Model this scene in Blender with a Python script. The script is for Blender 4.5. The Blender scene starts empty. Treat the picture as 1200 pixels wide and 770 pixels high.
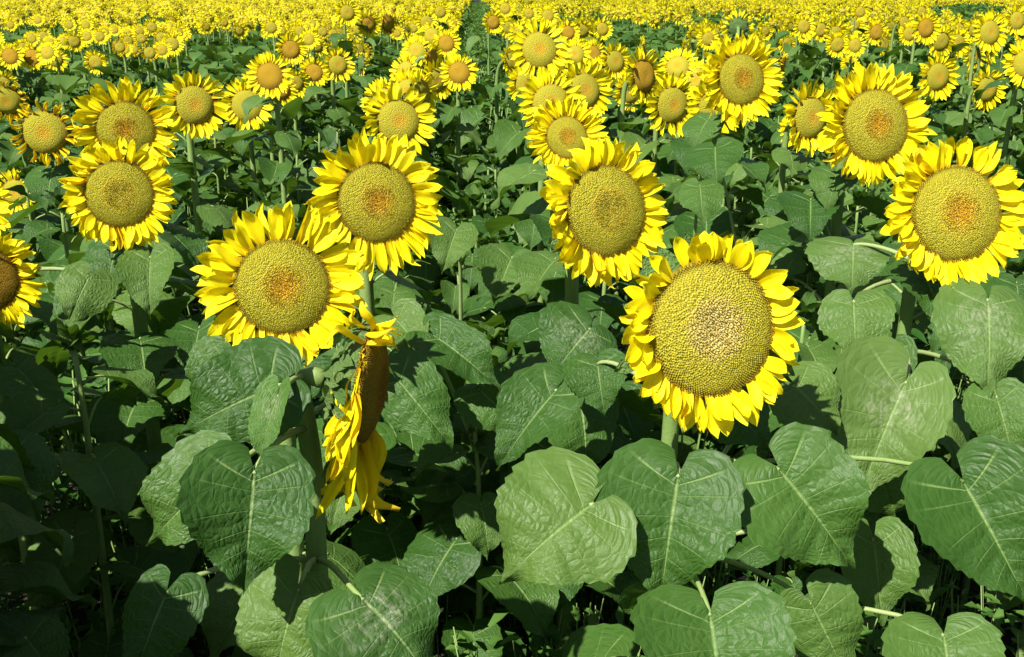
import bpy, math, random
import numpy as np
from mathutils import Vector, Matrix, Euler
R = math.radians
scene = bpy.context.scene
COL = scene.collection

# ------------------------------------------------------------------ camera, sky, sun, exposure
CAM = Vector((0.0, 0.0, 1.95))
PITCH, YAW = 18.3, -1.9
cam_data = bpy.data.cameras.new('camera')
cam_data.lens = 36.0; cam_data.sensor_width = 36.0
cam_data.clip_start = 0.05; cam_data.clip_end = 3000
cam = bpy.data.objects.new('camera', cam_data); COL.objects.link(cam)
cam.location = CAM
cam.rotation_euler = Euler((R(90 - PITCH), 0, R(YAW)))
scene.camera = cam
CM = cam.rotation_euler.to_matrix()
RIGHT, UP, FWD = CM.col[0].copy(), CM.col[1].copy(), -CM.col[2]

SUN_EL, SUN_AZ = 50.0, 40.0        # azimuth: degrees to the left of straight behind the camera
S = Vector((-math.sin(R(SUN_AZ)) * math.cos(R(SUN_EL)), -math.cos(R(SUN_AZ)) * math.cos(R(SUN_EL)), math.sin(R(SUN_EL))))
world = bpy.data.worlds.new('World'); scene.world = world; world.use_nodes = True
wn = world.node_tree.nodes; wl = world.node_tree.links
sky = wn.new('ShaderNodeTexSky'); sky.sky_type = 'NISHITA'; sky.sun_disc = False
sky.sun_elevation = R(SUN_EL); sky.sun_rotation = math.atan2(S.x, S.y)
wn['Background'].inputs['Strength'].default_value = 0.05
wl.new(sky.outputs[0], wn['Background'].inputs['Color'])
sun = bpy.data.lights.new('sun', 'SUN'); sun.energy = 5.0; sun.angle = R(0.53); sun.color = (1.0, 0.955, 0.87)
sun_o = bpy.data.objects.new('sun', sun); COL.objects.link(sun_o)
sun_o.rotation_euler = S.to_track_quat('Z', 'Y').to_euler(); sun_o.location = S * 30
scene.view_settings.view_transform = 'Standard'; scene.view_settings.look = 'None'
scene.view_settings.exposure = 0.92; scene.view_settings.gamma = 1.0
scene.cycles.max_bounces = 8; scene.cycles.transmission_bounces = 6; scene.cycles.diffuse_bounces = 4

F = 1200.0
def at(px, py, d):
    """world point seen at photo pixel (px, py) at depth d metres along the view axis"""
    return CAM + d * (FWD + RIGHT * ((px - 600) / F) + UP * ((385 - py) / F))
def pix(p):
    v = p - CAM; d = v.dot(FWD)
    if d < 0.05: return None
    return 600 + F * v.dot(RIGHT) / d, 385 - F * v.dot(UP) / d, d

# ------------------------------------------------------------------ materials
def new_mat(name):
    m = bpy.data.materials.new(name); m.use_nodes = True
    nt = m.node_tree
    for n in list(nt.nodes):
        if n.type != 'OUTPUT_MATERIAL': nt.nodes.remove(n)
    return m, nt, nt.nodes['Material Output']
class G:
    """small node-graph helper"""
    def __init__(s, nt): s.nt = nt
    def n(s, t, **kw):
        x = s.nt.nodes.new(t)
        for k, v in kw.items(): setattr(x, k, v)
        return x
    def put(s, sock, v):
        if isinstance(v, bpy.types.NodeSocket): s.nt.links.new(v, sock)
        else: sock.default_value = v
    def math(s, op, a, b=None, c=None):
        x = s.n('ShaderNodeMath', operation=op)
        s.put(x.inputs[0], a)
        if b is not None: s.put(x.inputs[1], b)
        if c is not None: s.put(x.inputs[2], c)
        return x.outputs[0]
    def mix(s, f, a, b, blend='MIX'):
        x = s.n('ShaderNodeMix', data_type='RGBA', blend_type=blend)
        s.put(x.inputs['Factor'], f)
        s.put(x.inputs[6], a if isinstance(a, bpy.types.NodeSocket) else (*a, 1))
        s.put(x.inputs[7], b if isinstance(b, bpy.types.NodeSocket) else (*b, 1))
        return x.outputs[2]
    def smooth(s, v, a, b):
        x = s.n('ShaderNodeMapRange', interpolation_type='SMOOTHSTEP')
        s.put(x.inputs[0], v); x.inputs[1].default_value = a; x.inputs[2].default_value = b
        return x.outputs[0]
    def noise(s, scale, detail=3, vec=None, rough=0.55):
        x = s.n('ShaderNodeTexNoise'); x.inputs['Scale'].default_value = scale
        x.inputs['Detail'].default_value = detail; x.inputs['Roughness'].default_value = rough
        if vec is not None: s.put(x.inputs['Vector'], vec)
        return x.outputs['Fac']
    def ramp(s, v, stops):
        x = s.n('ShaderNodeValToRGB'); e = x.color_ramp.elements
        while len(e) < len(stops): e.new(0.5)
        for el, (p, c) in zip(e, stops): el.position = p; el.color = (*c, 1)
        s.put(x.inputs[0], v); return x.outputs[0]
    def surface(s, out, col, rough, spec=0.3, bump=None, bump_d=0.002, bump_s=0.5, trans=None, tcol=None):
        p = s.n('ShaderNodeBsdfPrincipled')
        s.put(p.inputs['Base Color'], col if isinstance(col, bpy.types.NodeSocket) else (*col, 1))
        s.put(p.inputs['Roughness'], rough); s.put(p.inputs['Specular IOR Level'], spec)
        sh = p.outputs[0]
        if bump is not None:
            b = s.n('ShaderNodeBump'); b.inputs['Strength'].default_value = bump_s; b.inputs['Distance'].default_value = bump_d
            s.put(b.inputs['Height'], bump); s.nt.links.new(b.outputs[0], p.inputs['Normal'])
        if trans:
            t = s.n('ShaderNodeBsdfTranslucent')
            s.put(t.inputs[0], tcol if isinstance(tcol, bpy.types.NodeSocket) else (*tcol, 1))
            m = s.n('ShaderNodeMixShader'); s.put(m.inputs[0], trans)
            s.nt.links.new(sh, m.inputs[1]); s.nt.links.new(t.outputs[0], m.inputs[2]); sh = m.outputs[0]
        s.nt.links.new(sh, out.inputs['Surface'])

def leaf_material(name, near=True, tint=(1, 1, 1), dust=0.0):
    m, nt, out = new_mat(name); g = G(nt)
    tc = g.n('ShaderNodeTexCoord'); rnd = g.n('ShaderNodeObjectInfo').outputs['Random']
    sep = g.n('ShaderNodeSeparateXYZ'); nt.links.new(tc.outputs['UV'], sep.inputs[0])
    au = g.math('ABSOLUTE', g.math('MULTIPLY', g.math('SUBTRACT', sep.outputs[0], 0.5), 2.0)); v = sep.outputs[1]
    base = [(.024, .072, .010), (.047, .113, .017), (.088, .160, .030)]
    base = [tuple(c * t for c, t in zip(b, tint)) for b in base]
    n1 = g.noise(3.5, 4, tc.outputs['Object'])
    col = g.ramp(g.math('ADD', g.math('MULTIPLY', rnd, 0.8), g.math('MULTIPLY', n1, 0.3)), [(0.15, base[0]), (0.5, base[1]), (0.9, base[2])])
    vein = None
    if near:
        lo = g.math('MULTIPLY', g.math('ABSOLUTE', g.math('SUBTRACT', g.math('FRACT', g.math('ADD', g.math('MULTIPLY', v, 6.5), 0.42)), 0.5)), 2.0)
        side = g.math('MULTIPLY', g.math('MULTIPLY', g.math('SUBTRACT', 1.0, g.smooth(lo, 0.01, 0.08)), g.math('SUBTRACT', 1.0, g.smooth(au, 0.5, 1.0))), g.smooth(v, 0.10, 0.17))
        mid = g.math('SUBTRACT', 1.0, g.smooth(au, 0.008, 0.045))
        third = g.noise(42, 2, tc.outputs['UV'])
        net = g.n('ShaderNodeTexVoronoi', feature='DISTANCE_TO_EDGE'); net.inputs['Scale'].default_value = 17
        nt.links.new(tc.outputs['UV'], net.inputs['Vector'])
        fine = g.math('SUBTRACT', 1.0, g.smooth(net.outputs[0], 0.0, 0.06))
        main = g.math('MULTIPLY', g.math('SUBTRACT', 1.0, g.smooth(g.math('ABSOLUTE', g.math('SUBTRACT', v, 0.085)), 0.002, 0.007)), g.math('SUBTRACT', 1.0, g.smooth(au, 0.5, 0.95)))
        vein = g.math('MAXIMUM', g.math('MAXIMUM', mid, main), g.math('MULTIPLY', side, 0.5))
        col = g.mix(g.math('MULTIPLY', fine, 0.10), col, (.11, .20, .06))
        col = g.mix(g.math('MULTIPLY', vein, 0.6), col, (.22, .33, .10))
        # dust and old scars on the blade
        n2 = g.noise(6.0, 6, tc.outputs['Object'], 0.7)
        col = g.mix(g.math('MULTIPLY', g.smooth(n2, 0.55, 0.78), 0.09 + dust * .5), col, (.26, .29, .19))
        n3 = g.noise(30.0, 3, tc.outputs['Object'], 0.6)
        col = g.mix(g.math('MULTIPLY', g.smooth(n3, 0.70, 0.78), 0.5), col, (.10, .075, .03))
        if dust > 0:      # pale dry pollen patch about the petiole end of the blade
            va = g.n('ShaderNodeVectorMath', operation='ADD'); nt.links.new(tc.outputs['UV'], va.inputs[0])
            cx = g.n('ShaderNodeCombineXYZ'); g.put(cx.inputs[0], g.math('MULTIPLY', rnd, 9.0)); nt.links.new(cx.outputs[0], va.inputs[1]); off = va.outputs[0]
            d2 = g.math('ADD', g.math('POWER', au, 2.0), g.math('POWER', g.math('MULTIPLY', g.math('SUBTRACT', v, 0.22), 3.2), 2.0))
            sp = g.math('MULTIPLY', g.math('SUBTRACT', 1.0, g.smooth(d2, 0.02, 0.5)), g.smooth(g.noise(13, 7, off, .75), 0.42, 0.74))
            col = g.mix(g.math('MULTIPLY', sp, 0.55), col, (.46, .45, .34))
        h = g.math('SUBTRACT', g.math('ADD', g.math('MULTIPLY', third, 0.6), g.math('MULTIPLY', net.outputs[0], 2.2)), g.math('MULTIPLY', vein, 0.9))
        g.surface(out, col, g.math('ADD', 0.34, g.math('MULTIPLY', n1, 0.28)), 0.26, h, 0.003, 0.6, 0.22, (.13, .27, .015))
    else:
        g.surface(out, col, 0.52, 0.28, None, 0, 0, 0.18, (.14, .26, .02))
    return m

def petal_material(name, c0, c1, c2, tcol):
    m, nt, out = new_mat(name); g = G(nt)
    tc = g.n('ShaderNodeTexCoord'); rnd = g.n('ShaderNodeObjectInfo').outputs['Random']
    sep = g.n('ShaderNodeSeparateXYZ'); nt.links.new(tc.outputs['UV'], sep.inputs[0])
    v = g.math('ADD', sep.outputs[1], g.math('MULTIPLY', g.math('SUBTRACT', rnd, 0.5), 0.12))
    col = g.ramp(v, [(0.0, c0), (0.28, c1), (0.75, c1), (1.0, c2)])
    st = g.n('ShaderNodeTexNoise'); st.inputs['Scale'].default_value = 4.0
    mp = g.n('ShaderNodeMapping'); mp.inputs['Scale'].default_value = (7, 0.5, 1); nt.links.new(tc.outputs['UV'], mp.inputs[0]); nt.links.new(mp.outputs[0], st.inputs['Vector'])
    col = g.mix(g.math('MULTIPLY', g.smooth(st.outputs['Fac'], 0.48, 0.7), 0.5), col, c0)
    g.surface(out, col, 0.5, 0.2, st.outputs['Fac'], 0.002, 0.5, 0.30, tcol)
    return m

def disc_material(name, stops, scale=26.0, fine=False):
    m, nt, out = new_mat(name); g = G(nt)
    tc = g.n('ShaderNodeTexCoord'); rnd = g.n('ShaderNodeObjectInfo').outputs['Random']
    sep = g.n('ShaderNodeSeparateXYZ'); nt.links.new(tc.outputs['UV'], sep.inputs[0])
    n = g.noise(9, 4, tc.outputs['Object'])
    r = g.math('ADD', sep.outputs[0], g.math('MULTIPLY', g.math('SUBTRACT', n, 0.5), 0.22))
    col = g.ramp(r, stops)
    n2 = g.noise(70, 2, tc.outputs['Object'], 0.7)
    col = g.mix(g.math('MULTIPLY', g.smooth(n2, 0.5, 0.75), 0.4), col, (.62, .43, .05))
    col = g.mix(g.math('MULTIPLY', g.smooth(n2, 0.5, 0.28), 0.28), col, (.20, .13, .008))
    vo = g.n('ShaderNodeTexVoronoi'); vo.inputs['Scale'].default_value = scale; nt.links.new(tc.outputs['Object'], vo.inputs['Vector'])
    h = g.math('SUBTRACT', 1.0, vo.outputs['Distance'])
    g.surface(out, col, 0.72, 0.15, h, 0.05 if not fine else 0.01, 0.5)
    return m

def plain_material(name, a, b, scale, rough=0.6, bump_scale=60, bump_d=0.002, trans=None, tcol=None):
    m, nt, out = new_mat(name); g = G(nt)
    tc = g.n('ShaderNodeTexCoord'); rnd = g.n('ShaderNodeObjectInfo').outputs['Random']
    col = g.mix(g.math('ADD', g.math('MULTIPLY', g.noise(scale, 4, tc.outputs['Object']), 0.8), g.math('MULTIPLY', g.math('SUBTRACT', rnd, 0.5), 0.6)), a, b)
    g.surface(out, col, rough, 0.3, g.noise(bump_scale, 3, tc.outputs['Object']), bump_d, 0.6, trans, tcol)
    return m

M_LEAF = leaf_material('leaf_blade')
M_LEAF_DUST = leaf_material('leaf_blade_dusty', True, (1.1, 1.05, 1.2), 0.2)
M_LEAF_PALE = leaf_material('leaf_blade_yellowing', True, (1.6, 1.4, 1.7), 0.05)
M_LEAF_FAR = leaf_material('leaf_blade_plain', False)
M_PETAL = petal_material('petal_yellow', (.88, .58, .004), (.95, .84, .006), (.96, .88, .022), (.94, .78, .006))
M_PETAL_OLD = petal_material('petal_wilting', (.72, .40, .01), (.94, .76, .008), (.88, .62, .03), (.90, .64, .004))
ST_OLIVE = [(0.0, (.58, .33, .020)), (0.20, (.55, .34, .022)), (0.36, (.49, .39, .030)), (0.60, (.41, .38, .028)), (0.88, (.37, .335, .022)), (1.0, (.20, .14, .010))]
ST_PALE = [(0.0, (.50, .40, .12)), (0.22, (.53, .43, .13)), (0.42, (.50, .41, .08)), (0.50, (.43, .385, .034)), (0.85, (.40, .36, .026)), (1.0, (.20, .14, .010))]
ST_BROWN = [(0.0, (.50, .29, .020)), (0.30, (.48, .285, .019)), (0.6, (.44, .27, .017)), (0.85, (.34, .21, .013)), (1.0, (.20, .11, .010))]
ST_DARK = [(0.0, (.42, .21, .016)), (0.30, (.40, .21, .016)), (0.6, (.36, .22, .016)), (0.85, (.30, .19, .013)), (1.0, (.18, .11, .009))]
ST_PLAIN = [(0.0, (.47, .38, .035)), (0.25, (.45, .39, .036))] + ST_OLIVE[2:]
M_DISC = {'dark': disc_material('disc_dark', ST_DARK), 'plain': disc_material('disc_plain', ST_PLAIN), 'olive': disc_material('disc_olive', ST_OLIVE), 'pale': disc_material('disc_pale', ST_PALE), 'brown': disc_material('disc_brown', ST_BROWN)}
M_FLO = {'dark': disc_material('florets_dark', ST_DARK, 60, True), 'plain': disc_material('florets_plain', ST_PLAIN, 60, True), 'olive': disc_material('florets_olive', ST_OLIVE, 60, True), 'pale': disc_material('florets_pale', ST_PALE, 60, True), 'brown': disc_material('florets_brown', ST_BROWN, 60, True)}
M_STEM = plain_material('stem_green', (.13, .22, .055), (.24, .33, .10), 14, 0.55, 160, 0.0015)
M_PETIOLE = plain_material('petiole_green', (.19, .28, .08), (.33, .38, .16), 20, 0.5, 160, 0.001)
M_BRACT = plain_material('bract_green', (.065, .15, .028), (.20, .29, .085), 3, 0.55, 12, 0.04, 0.15, (.12, .25, .03))
M_SOIL = plain_material('soil', (.014, .012, .009), (.028, .024, .018), 3, 0.95, 25, 0.03)
M_WEED = leaf_material('weed_leaf', False, (0.85, 1.0, 0.9))

# ------------------------------------------------------------------ mesh building
class MB:
    def __init__(s): s.v = []; s.f = []; s.uv = []; s.mi = []
    def add(s, verts, faces, uvs, mi=0):
        o = len(s.v); s.v += [tuple(p) for p in verts]; s.uv += uvs
        for f in faces: s.f.append(tuple(i + o for i in f)); s.mi.append(mi)
    def add_mesh(s, tpl, mat, mi=0):
        vs, fs, us = tpl
        s.add([mat @ Vector(p) for p in vs], fs, us, mi)
    def mesh(s, name, mats, smooth=True):
        me = bpy.data.meshes.new(name); me.from_pydata(s.v, [], s.f)
        for m in (mats if isinstance(mats, (list, tuple)) else [mats]): me.materials.append(m)
        me.polygons.foreach_set('material_index', s.mi)
        me.polygons.foreach_set('use_smooth', [smooth] * len(s.f))
        uvl = me.uv_layers.new(name='UVMap')
        li = np.zeros(len(me.loops), dtype=np.int32); me.loops.foreach_get('vertex_index', li)
        uvl.data.foreach_set('uv', np.array(s.uv, dtype=np.float32)[li].ravel())
        me.update(); return me

def interp(x, xs, ys): return float(np.interp(x, xs, ys))
VX = [0, .03, .07, .13, .25, .40, .60, .80, .92, 1.0]
VL = [.20, .33, .42, .475, .475, .40, .250, .105, .034, 0.0]
VA = [-75, -55, -36, -16, 6, 20, 30, 42, 55, 60]
def leaf_grid(seed, nu, nv, fold=0.25, droop=0.6, wave=0.05, quilt=0.018, teeth=0.07, twist=0.0, side=0.0):
    """heart-shaped toothed blade: base at the origin, tip towards +Y, upper face +Z, length about 1"""
    rr = random.Random(seed)
    ph1, ph2, ph3 = rr.uniform(0, 6.3), rr.uniform(0, 6.3), rr.uniform(0, 6.3)
    asym = rr.uniform(-.12, .12); sp = rr.uniform(.85, 1.15)
    V, Fa, U = [], [], []
    for j in range(nv + 1):
        v = (j / nv) ** 1.15
        L0 = interp(v, VX, VL); a0 = R(interp(v, VX, VA))
        for i in range(-nu, nu + 1):
            u = i / nu; au = abs(u)
            L = L0 * (1 + asym * (1 if u > 0 else -1))
            if nv > 16:
                tooth = ((v * 14 + (.3 if u > 0 else 0)) % 1)
                L *= 1 + teeth * (tooth - .5) * (1 if au > .99 else 0)
                L *= 1 + 0.03 * math.sin(v * 19 + ph1 + (2 if u > 0 else 0)) * au
            x = u * L * math.cos(a0); y = v + au * L * math.sin(a0) * (1 - 0.25 * (1 - au))
            z = fold * (abs(x) ** 1.3) * 1.2 - 0.35 * fold * abs(x) ** 2
            z -= side * x
            if nv > 7:
                z += wave * au ** 2 * math.sin(v * 11 * sp + ph2 + (1.7 if u > 0 else 0)) + wave * .5 * au * math.sin(v * 5 + ph3)
            if nv > 16:
                q = abs(math.sin(math.pi * (v * 6.5 + 0.42)))
                z += quilt * q * min(1, au * 5) * (1 - au * .5) * (1 if v < .93 else .3)
                z -= quilt * 1.2 * max(0, 1 - au * 9)
            V.append([x, y, z]); U.append((u * .5 + .5, v))
    # bend along the length and twist about the midrib
    for p in V:
        y = p[1]; yy = max(y, -0.3)
        a = droop * (abs(yy) ** 1.3) * (1 if yy > 0 else 0.25)
        cy = yy * (1 - 0.16 * a * a) ; cz = -0.5 * a * yy if yy > 0 else -0.3 * a * abs(yy)
        n = Vector((0, math.sin(a), math.cos(a)))
        tw = twist * yy
        x, z = p[0] * math.cos(tw) - p[2] * math.sin(tw), p[0] * math.sin(tw) + p[2] * math.cos(tw)
        p[0] = x; p[1] = cy + n.y * z; p[2] = cz + n.z * z
    w = 2 * nu + 1
    for j in range(nv):
        for i in range(2 * nu):
            a = j * w + i; Fa.append((a, a + 1, a + w + 1, a + w))
    return V, Fa, U

def tube(pts, radii, sides=7, ridge=0.0):
    V, Fa, U = [], [], []
    pts = [Vector(p) for p in pts]; n = len(pts)
    prev = None
    for k, p in enumerate(pts):
        t = (pts[min(k + 1, n - 1)] - pts[max(k - 1, 0)]).normalized()
        if prev is None:
            a = Vector((1, 0, 0)) if abs(t.x) < .9 else Vector((0, 1, 0)); prev = t.cross(a).normalized()
        s = (prev - t * prev.dot(t)).normalized(); b = t.cross(s); prev = s
        for i in range(sides):
            an = 2 * math.pi * i / sides
            r = radii[k] * (1 + ridge * (1 if i % 2 else -1))
            V.append(p + (s * math.cos(an) + b * math.sin(an)) * r); U.append((i / sides, k / (n - 1)))
    for k in range(n - 1):
        for i in range(sides):
            a = k * sides + i; b2 = k * sides + (i + 1) % sides
            Fa.append((a, b2, b2 + sides, a + sides))
    Fa.append(tuple(reversed(range(sides)))); Fa.append(tuple(range((n - 1) * sides, n * sides)))
    return V, Fa, U

def bez(p0, p1, p2, p3, n):
    out = []
    for k in range(n + 1):
        t = k / n; s = 1 - t
        out.append(Vector(p0) * s ** 3 + Vector(p1) * 3 * s * s * t + Vector(p2) * 3 * s * t * t + Vector(p3) * t ** 3)
    return out

def petal_grid(seed, nu=2, nv=7, curl=0.3, width=0.30, cup=0.25, tip=0.0, wig=0.03):
    """strap-shaped ray petal: base at origin, tip at +Y, upper face +Z, length 1"""
    rr = random.Random(seed); ph = rr.uniform(0, 6.3)
    V, Fa, U = [], [], []
    for j in range(nv + 1):
        v = j / nv
        hw = width * .5 * interp(v, [0, .12, .35, .6, .8, .93, 1], [.42, .68, .97, 1, .78, .36, .03])
        a = curl * v ** 1.4 + tip * max(0, v - .65) ** 2 * 7
        for i in range(-nu, nu + 1):
            u = i / nu
            x = u * hw * (1 - .15 * abs(cup)) + wig * math.sin(v * 4 + ph)
            z = cup * hw * (u * u) * 1.6
            if nu >= 2: z += 0.05 * width * (1 if i % 2 else -1)
            z += wig * .8 * u * math.sin(v * 5 + ph * 2)
            n = Vector((0, -math.sin(a), math.cos(a)))
            V.append((x, v * (1 - .12 * a * a) + n.y * z, .5 * a * v + n.z * z)); U.append((u * .5 + .5, v))
    w = 2 * nu + 1
    for j in range(nv):
        for i in range(2 * nu):
            a = j * w + i; Fa.append((a, a + 1, a + w + 1, a + w))
    return V, Fa, U

def as_mesh(name, tpl, mat):
    mb = MB(); mb.add(*tpl); return mb.mesh(name, mat)

rng = random.Random(11)
PETALS_T = [petal_grid(k, 2, 7, curl=c, width=w, cup=cu, tip=t, wig=wg) for k, (c, w, cu, t, wg) in enumerate([
    (.15, .31, .35, .3, .03), (.40, .30, .30, .0, .04), (-.20, .33, .45, -.3, .03), (.0, .28, .5, .6, .05),
    (-.45, .32, .25, .2, .04), (.42, .29, .4, -.3, .05), (.25, .35, .2, .5, .03), (-.1, .26, .8, .9, .07)])]
PETALS = [as_mesh('petal', t, M_PETAL) for t in PETALS_T]
PETALS_OLD_T = [petal_grid(60 + k, 2, 8, curl=c, width=w, cup=cu, tip=t, wig=wg) for k, (c, w, cu, t, wg) in enumerate([
    (.5, .24, 1.2, 1.0, .07), (-.5, .22, 1.5, 1.3, .08), (.1, .26, .9, -1.2, .06), (.9, .2, 1.6, .4, .09)])]
PETALS_OLD = [as_mesh('petal', t, M_PETAL_OLD) for t in PETALS_OLD_T]
PETAL_LOW = [petal_grid(30 + k, 1, 4, curl=c, width=w, cup=.3, tip=.2) for k, (c, w) in enumerate([(.2, .33), (-.2, .34), (.5, .3), (0, .36)])]
PETAL_FAR = [petal_grid(40 + k, 1, 2, curl=c, width=.42, cup=.2) for k, c in enumerate([.2, -.2])]

def disc_z(r): return 0.20 * (1 - r ** 2.6) - 0.055 * math.exp(-(r / .25) ** 2) + .03
def disc_tpl(rings, seg):
    V, Fa, U = [(0, 0, disc_z(0))], [], [(0, 0)]
    for k in range(1, rings + 1):
        r = k / rings
        for i in range(seg):
            a = 2 * math.pi * i / seg
            V.append((r * math.cos(a), r * math.sin(a), disc_z(r) if k < rings else -.04)); U.append((r, i / seg))
    for i in range(seg): Fa.append((0, 1 + i, 1 + (i + 1) % seg))
    for k in range(rings - 1):
        for i in range(seg):
            a = 1 + k * seg + i; b = 1 + k * seg + (i + 1) % seg
            Fa.append((a, a + seg, b + seg, b))
    return V, Fa, U
def floret_mesh(seed, n, style, mat):
    rr = random.Random(seed); mb = MB()
    ga = math.pi * (3 - math.sqrt(5))
    for k in range(n):
        r = math.sqrt((k + .5) / n) * .985; a = k * ga
        c = Vector((r * math.cos(a), r * math.sin(a), disc_z(r) - .006))
        dr = -(disc_z(r + .01) - disc_z(r - .01)) / .02
        nrm = Vector((math.cos(a) * dr, math.sin(a) * dr, 1)).normalized()
        inner = r < .42
        if style == 'pale' and inner: h = rr.uniform(.02, .05); w = .024 * rr.uniform(.6, 1); j = .4
        elif inner: h = rr.uniform(.02, .055); w = .024 * rr.uniform(.7, 1); j = .3
        else: h = rr.uniform(.013, .020); w = .0275; j = .1
        w *= math.sqrt(1000 / n)
        nrm = (nrm + Vector((rr.uniform(-j, j), rr.uniform(-j, j), 0))).normalized()
        t = Vector((math.cos(a), math.sin(a), 0)); t = (t - nrm * t.dot(nrm)).normalized(); b = nrm.cross(t)
        q = [c + t * w, c + b * w * .85, c - t * w, c - b * w * .85]
        s = .5
        tp = [c + nrm * h + (p - c) * s for p in q]
        mb.add(q + tp, [(0, 1, 5, 4), (1, 2, 6, 5), (2, 3, 7, 6), (3, 0, 4, 7), (4, 5, 6, 7)], [(r, (k * .37) % 1)] * 8)
    return mb.mesh('floret', mat, False)
DISC_HI = {s: as_mesh('seed_disc', disc_tpl(9, 40), M_DISC[s]) for s in M_DISC}
DISC_MID = {s: as_mesh('seed_disc', disc_tpl(5, 18), M_DISC[s]) for s in M_DISC}
DISC_FAR = disc_tpl(2, 8)
FLORETS = {s: [floret_mesh(5 + k, 2500, s, M_FLO[s]) for k in range(2)] for s in M_FLO}

def bract_tpl(seed):
    rr = random.Random(seed)
    return petal_grid(seed, 1, 4, curl=rr.uniform(-.5, .7), width=rr.uniform(.34, .48), cup=.3, tip=rr.uniform(-.6, .9), wig=.05)
BRACTS = [as_mesh('bract', bract_tpl(80 + k), M_BRACT) for k in range(5)]
def receptacle_tpl(seg=18):
    prof = [(1.0, -.04), (1.02, -.14), (.85, -.30), (.5, -.42), (.22, -.50), (.13, -.62)]
    V, Fa, U = [], [], []
    for k, (r, z) in enumerate(prof):
        for i in range(seg):
            a = 2 * math.pi * i / seg; V.append((r * math.cos(a), r * math.sin(a), z)); U.append((i / seg, k / 5))
    for k in range(len(prof) - 1):
        for i in range(seg):
            a = k * seg + i; b = k * seg + (i + 1) % seg; Fa.append((a, a + seg, b + seg, b))
    return V, Fa, U
def frame(y, zhint):
    y = y.normalized(); z = (zhint - y * zhint.dot(y)).normalized(); x = y.cross(z)
    return Matrix((x, y, z)).transposed()
def bract_mats(rr, n, ln=.62):
    out = []
    for k in range(n):
        a = 2 * math.pi * (k + rr.uniform(-.3, .3)) / n
        lay = k % 2
        rad = Vector((math.cos(a), math.sin(a), 0))
        y = rad * 1.0 + Vector((0, 0, -.15 + rr.uniform(-.15, .35) - .25 * lay))
        m = frame(y, Vector((0, 0, 1)) - rad * .2).to_4x4()
        s = ln * rr.uniform(.75, 1.2)
        out.append(Matrix.Translation(rad * (.86 - .12 * lay) + Vector((0, 0, -.16 - .09 * lay))) @ m @ Matrix.Diagonal((s * 1.15, s, s, 1)))
    return out
def head_back(seed):
    mb = MB(); mb.add(*receptacle_tpl()); rr = random.Random(seed)
    for k, m in enumerate(bract_mats(rr, 22)): mb.add_mesh(bract_tpl(90 + k % 6), m)
    return mb.mesh('flower_head', M_BRACT)
HEAD_BACK = [head_back(k) for k in range(3)]
HEAD_PLAIN = as_mesh('flower_head', receptacle_tpl(), M_BRACT)

def petal_mats(rr, down, n1=28, n2=24, ln=.66, grav=.22, el=(2, 14), gaps=(), spread=10, wid=1.0, bottom=0.0, radw=1.0):
    """matrices of the ray petals in the head's own frame (disc radius 1, facing +Z); down = gravity in that frame"""
    out = []
    if n1 > 30: n1, n2 = int(n1 * 1.15), int(n2 * 1.15)
    for lay, (n, e0) in enumerate(((n1, el[0]), (n2, el[1]))):
        for k in range(n):
            a = 2 * math.pi * (k + rr.uniform(-.28, .28) + lay * .5) / n
            if any(abs((a - g + math.pi) % (2 * math.pi) - math.pi) < w for g, w in gaps) and rr.random() < .8: continue
            rad = Vector((math.cos(a), math.sin(a), 0))
            e = R(e0 + max(-1.5, min(1.3, rr.gauss(0, 1))) * spread)
            lower = max(0, rad.dot(down))
            y = rad * math.cos(e) * radw + Vector((0, 0, math.sin(e))) + down * grav * rr.uniform(.5, 1.5)
            m = frame(y, Vector((0, 0, 1)) - rad * .3)
            m = m @ Matrix.Rotation(rr.gauss(0, .35), 3, 'Y')
            s = ln * rr.uniform(.85, 1.14) * (1 - .06 * lay) * (1 + bottom * lower)
            out.append((Matrix.Translation(rad * (.97 - .03 * lay) + Vector((0, 0, -.03 + .03 * lay))) @ m.to_4x4() @ Matrix.Diagonal((wid * rr.uniform(.70, .98), s, s, 1))))
    return out
def ring_mesh(seed, tpls, n1, n2, ln, mat=None, gaps=(), **kw):
    rr = random.Random(seed); mb = MB()
    for k, m in enumerate(petal_mats(rr, Vector((0, -.97, -.24)), n1, n2, ln, gaps=gaps, **kw)): mb.add_mesh(tpls[rr.randrange(len(tpls))], m)
    return mb.mesh('petal_ring', mat or M_PETAL)
RINGS = [ring_mesh(k, PETAL_LOW, 26, 20, .80, wid=1.0) for k in range(6)]
RINGS_SPARSE = [ring_mesh(20 + k, PETALS_OLD_T, 21, 14, .62, M_PETAL_OLD, wid=.95, el=(-10, 4), spread=14) for k in range(2)]

# ------------------------------------------------------------------ leaf library
LV = [dict(fold=.36, droop=.5, wave=.065), dict(fold=-.10, droop=.7, wave=.075), dict(fold=.55, droop=.4, wave=.05, twist=.35),
      dict(fold=.2, droop=.8, wave=.08, twist=-.35), dict(fold=-.28, droop=.55, wave=.06, twist=.15), dict(fold=.42, droop=.3, wave=.07, side=.15)]
BLADES = [as_mesh('leaf', leaf_grid(100 + k, 7, 56, **p), M_LEAF) for k, p in enumerate(LV)]
BLADES_DUST = [as_mesh('leaf', leaf_grid(120 + k, 7, 56, **p), M_LEAF_DUST) for k, p in enumerate(LV[:3])]
BLADES_PALE = [as_mesh('leaf', leaf_grid(140 + k, 7, 56, **p), M_LEAF_PALE) for k, p in enumerate(LV[:2])]
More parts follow.
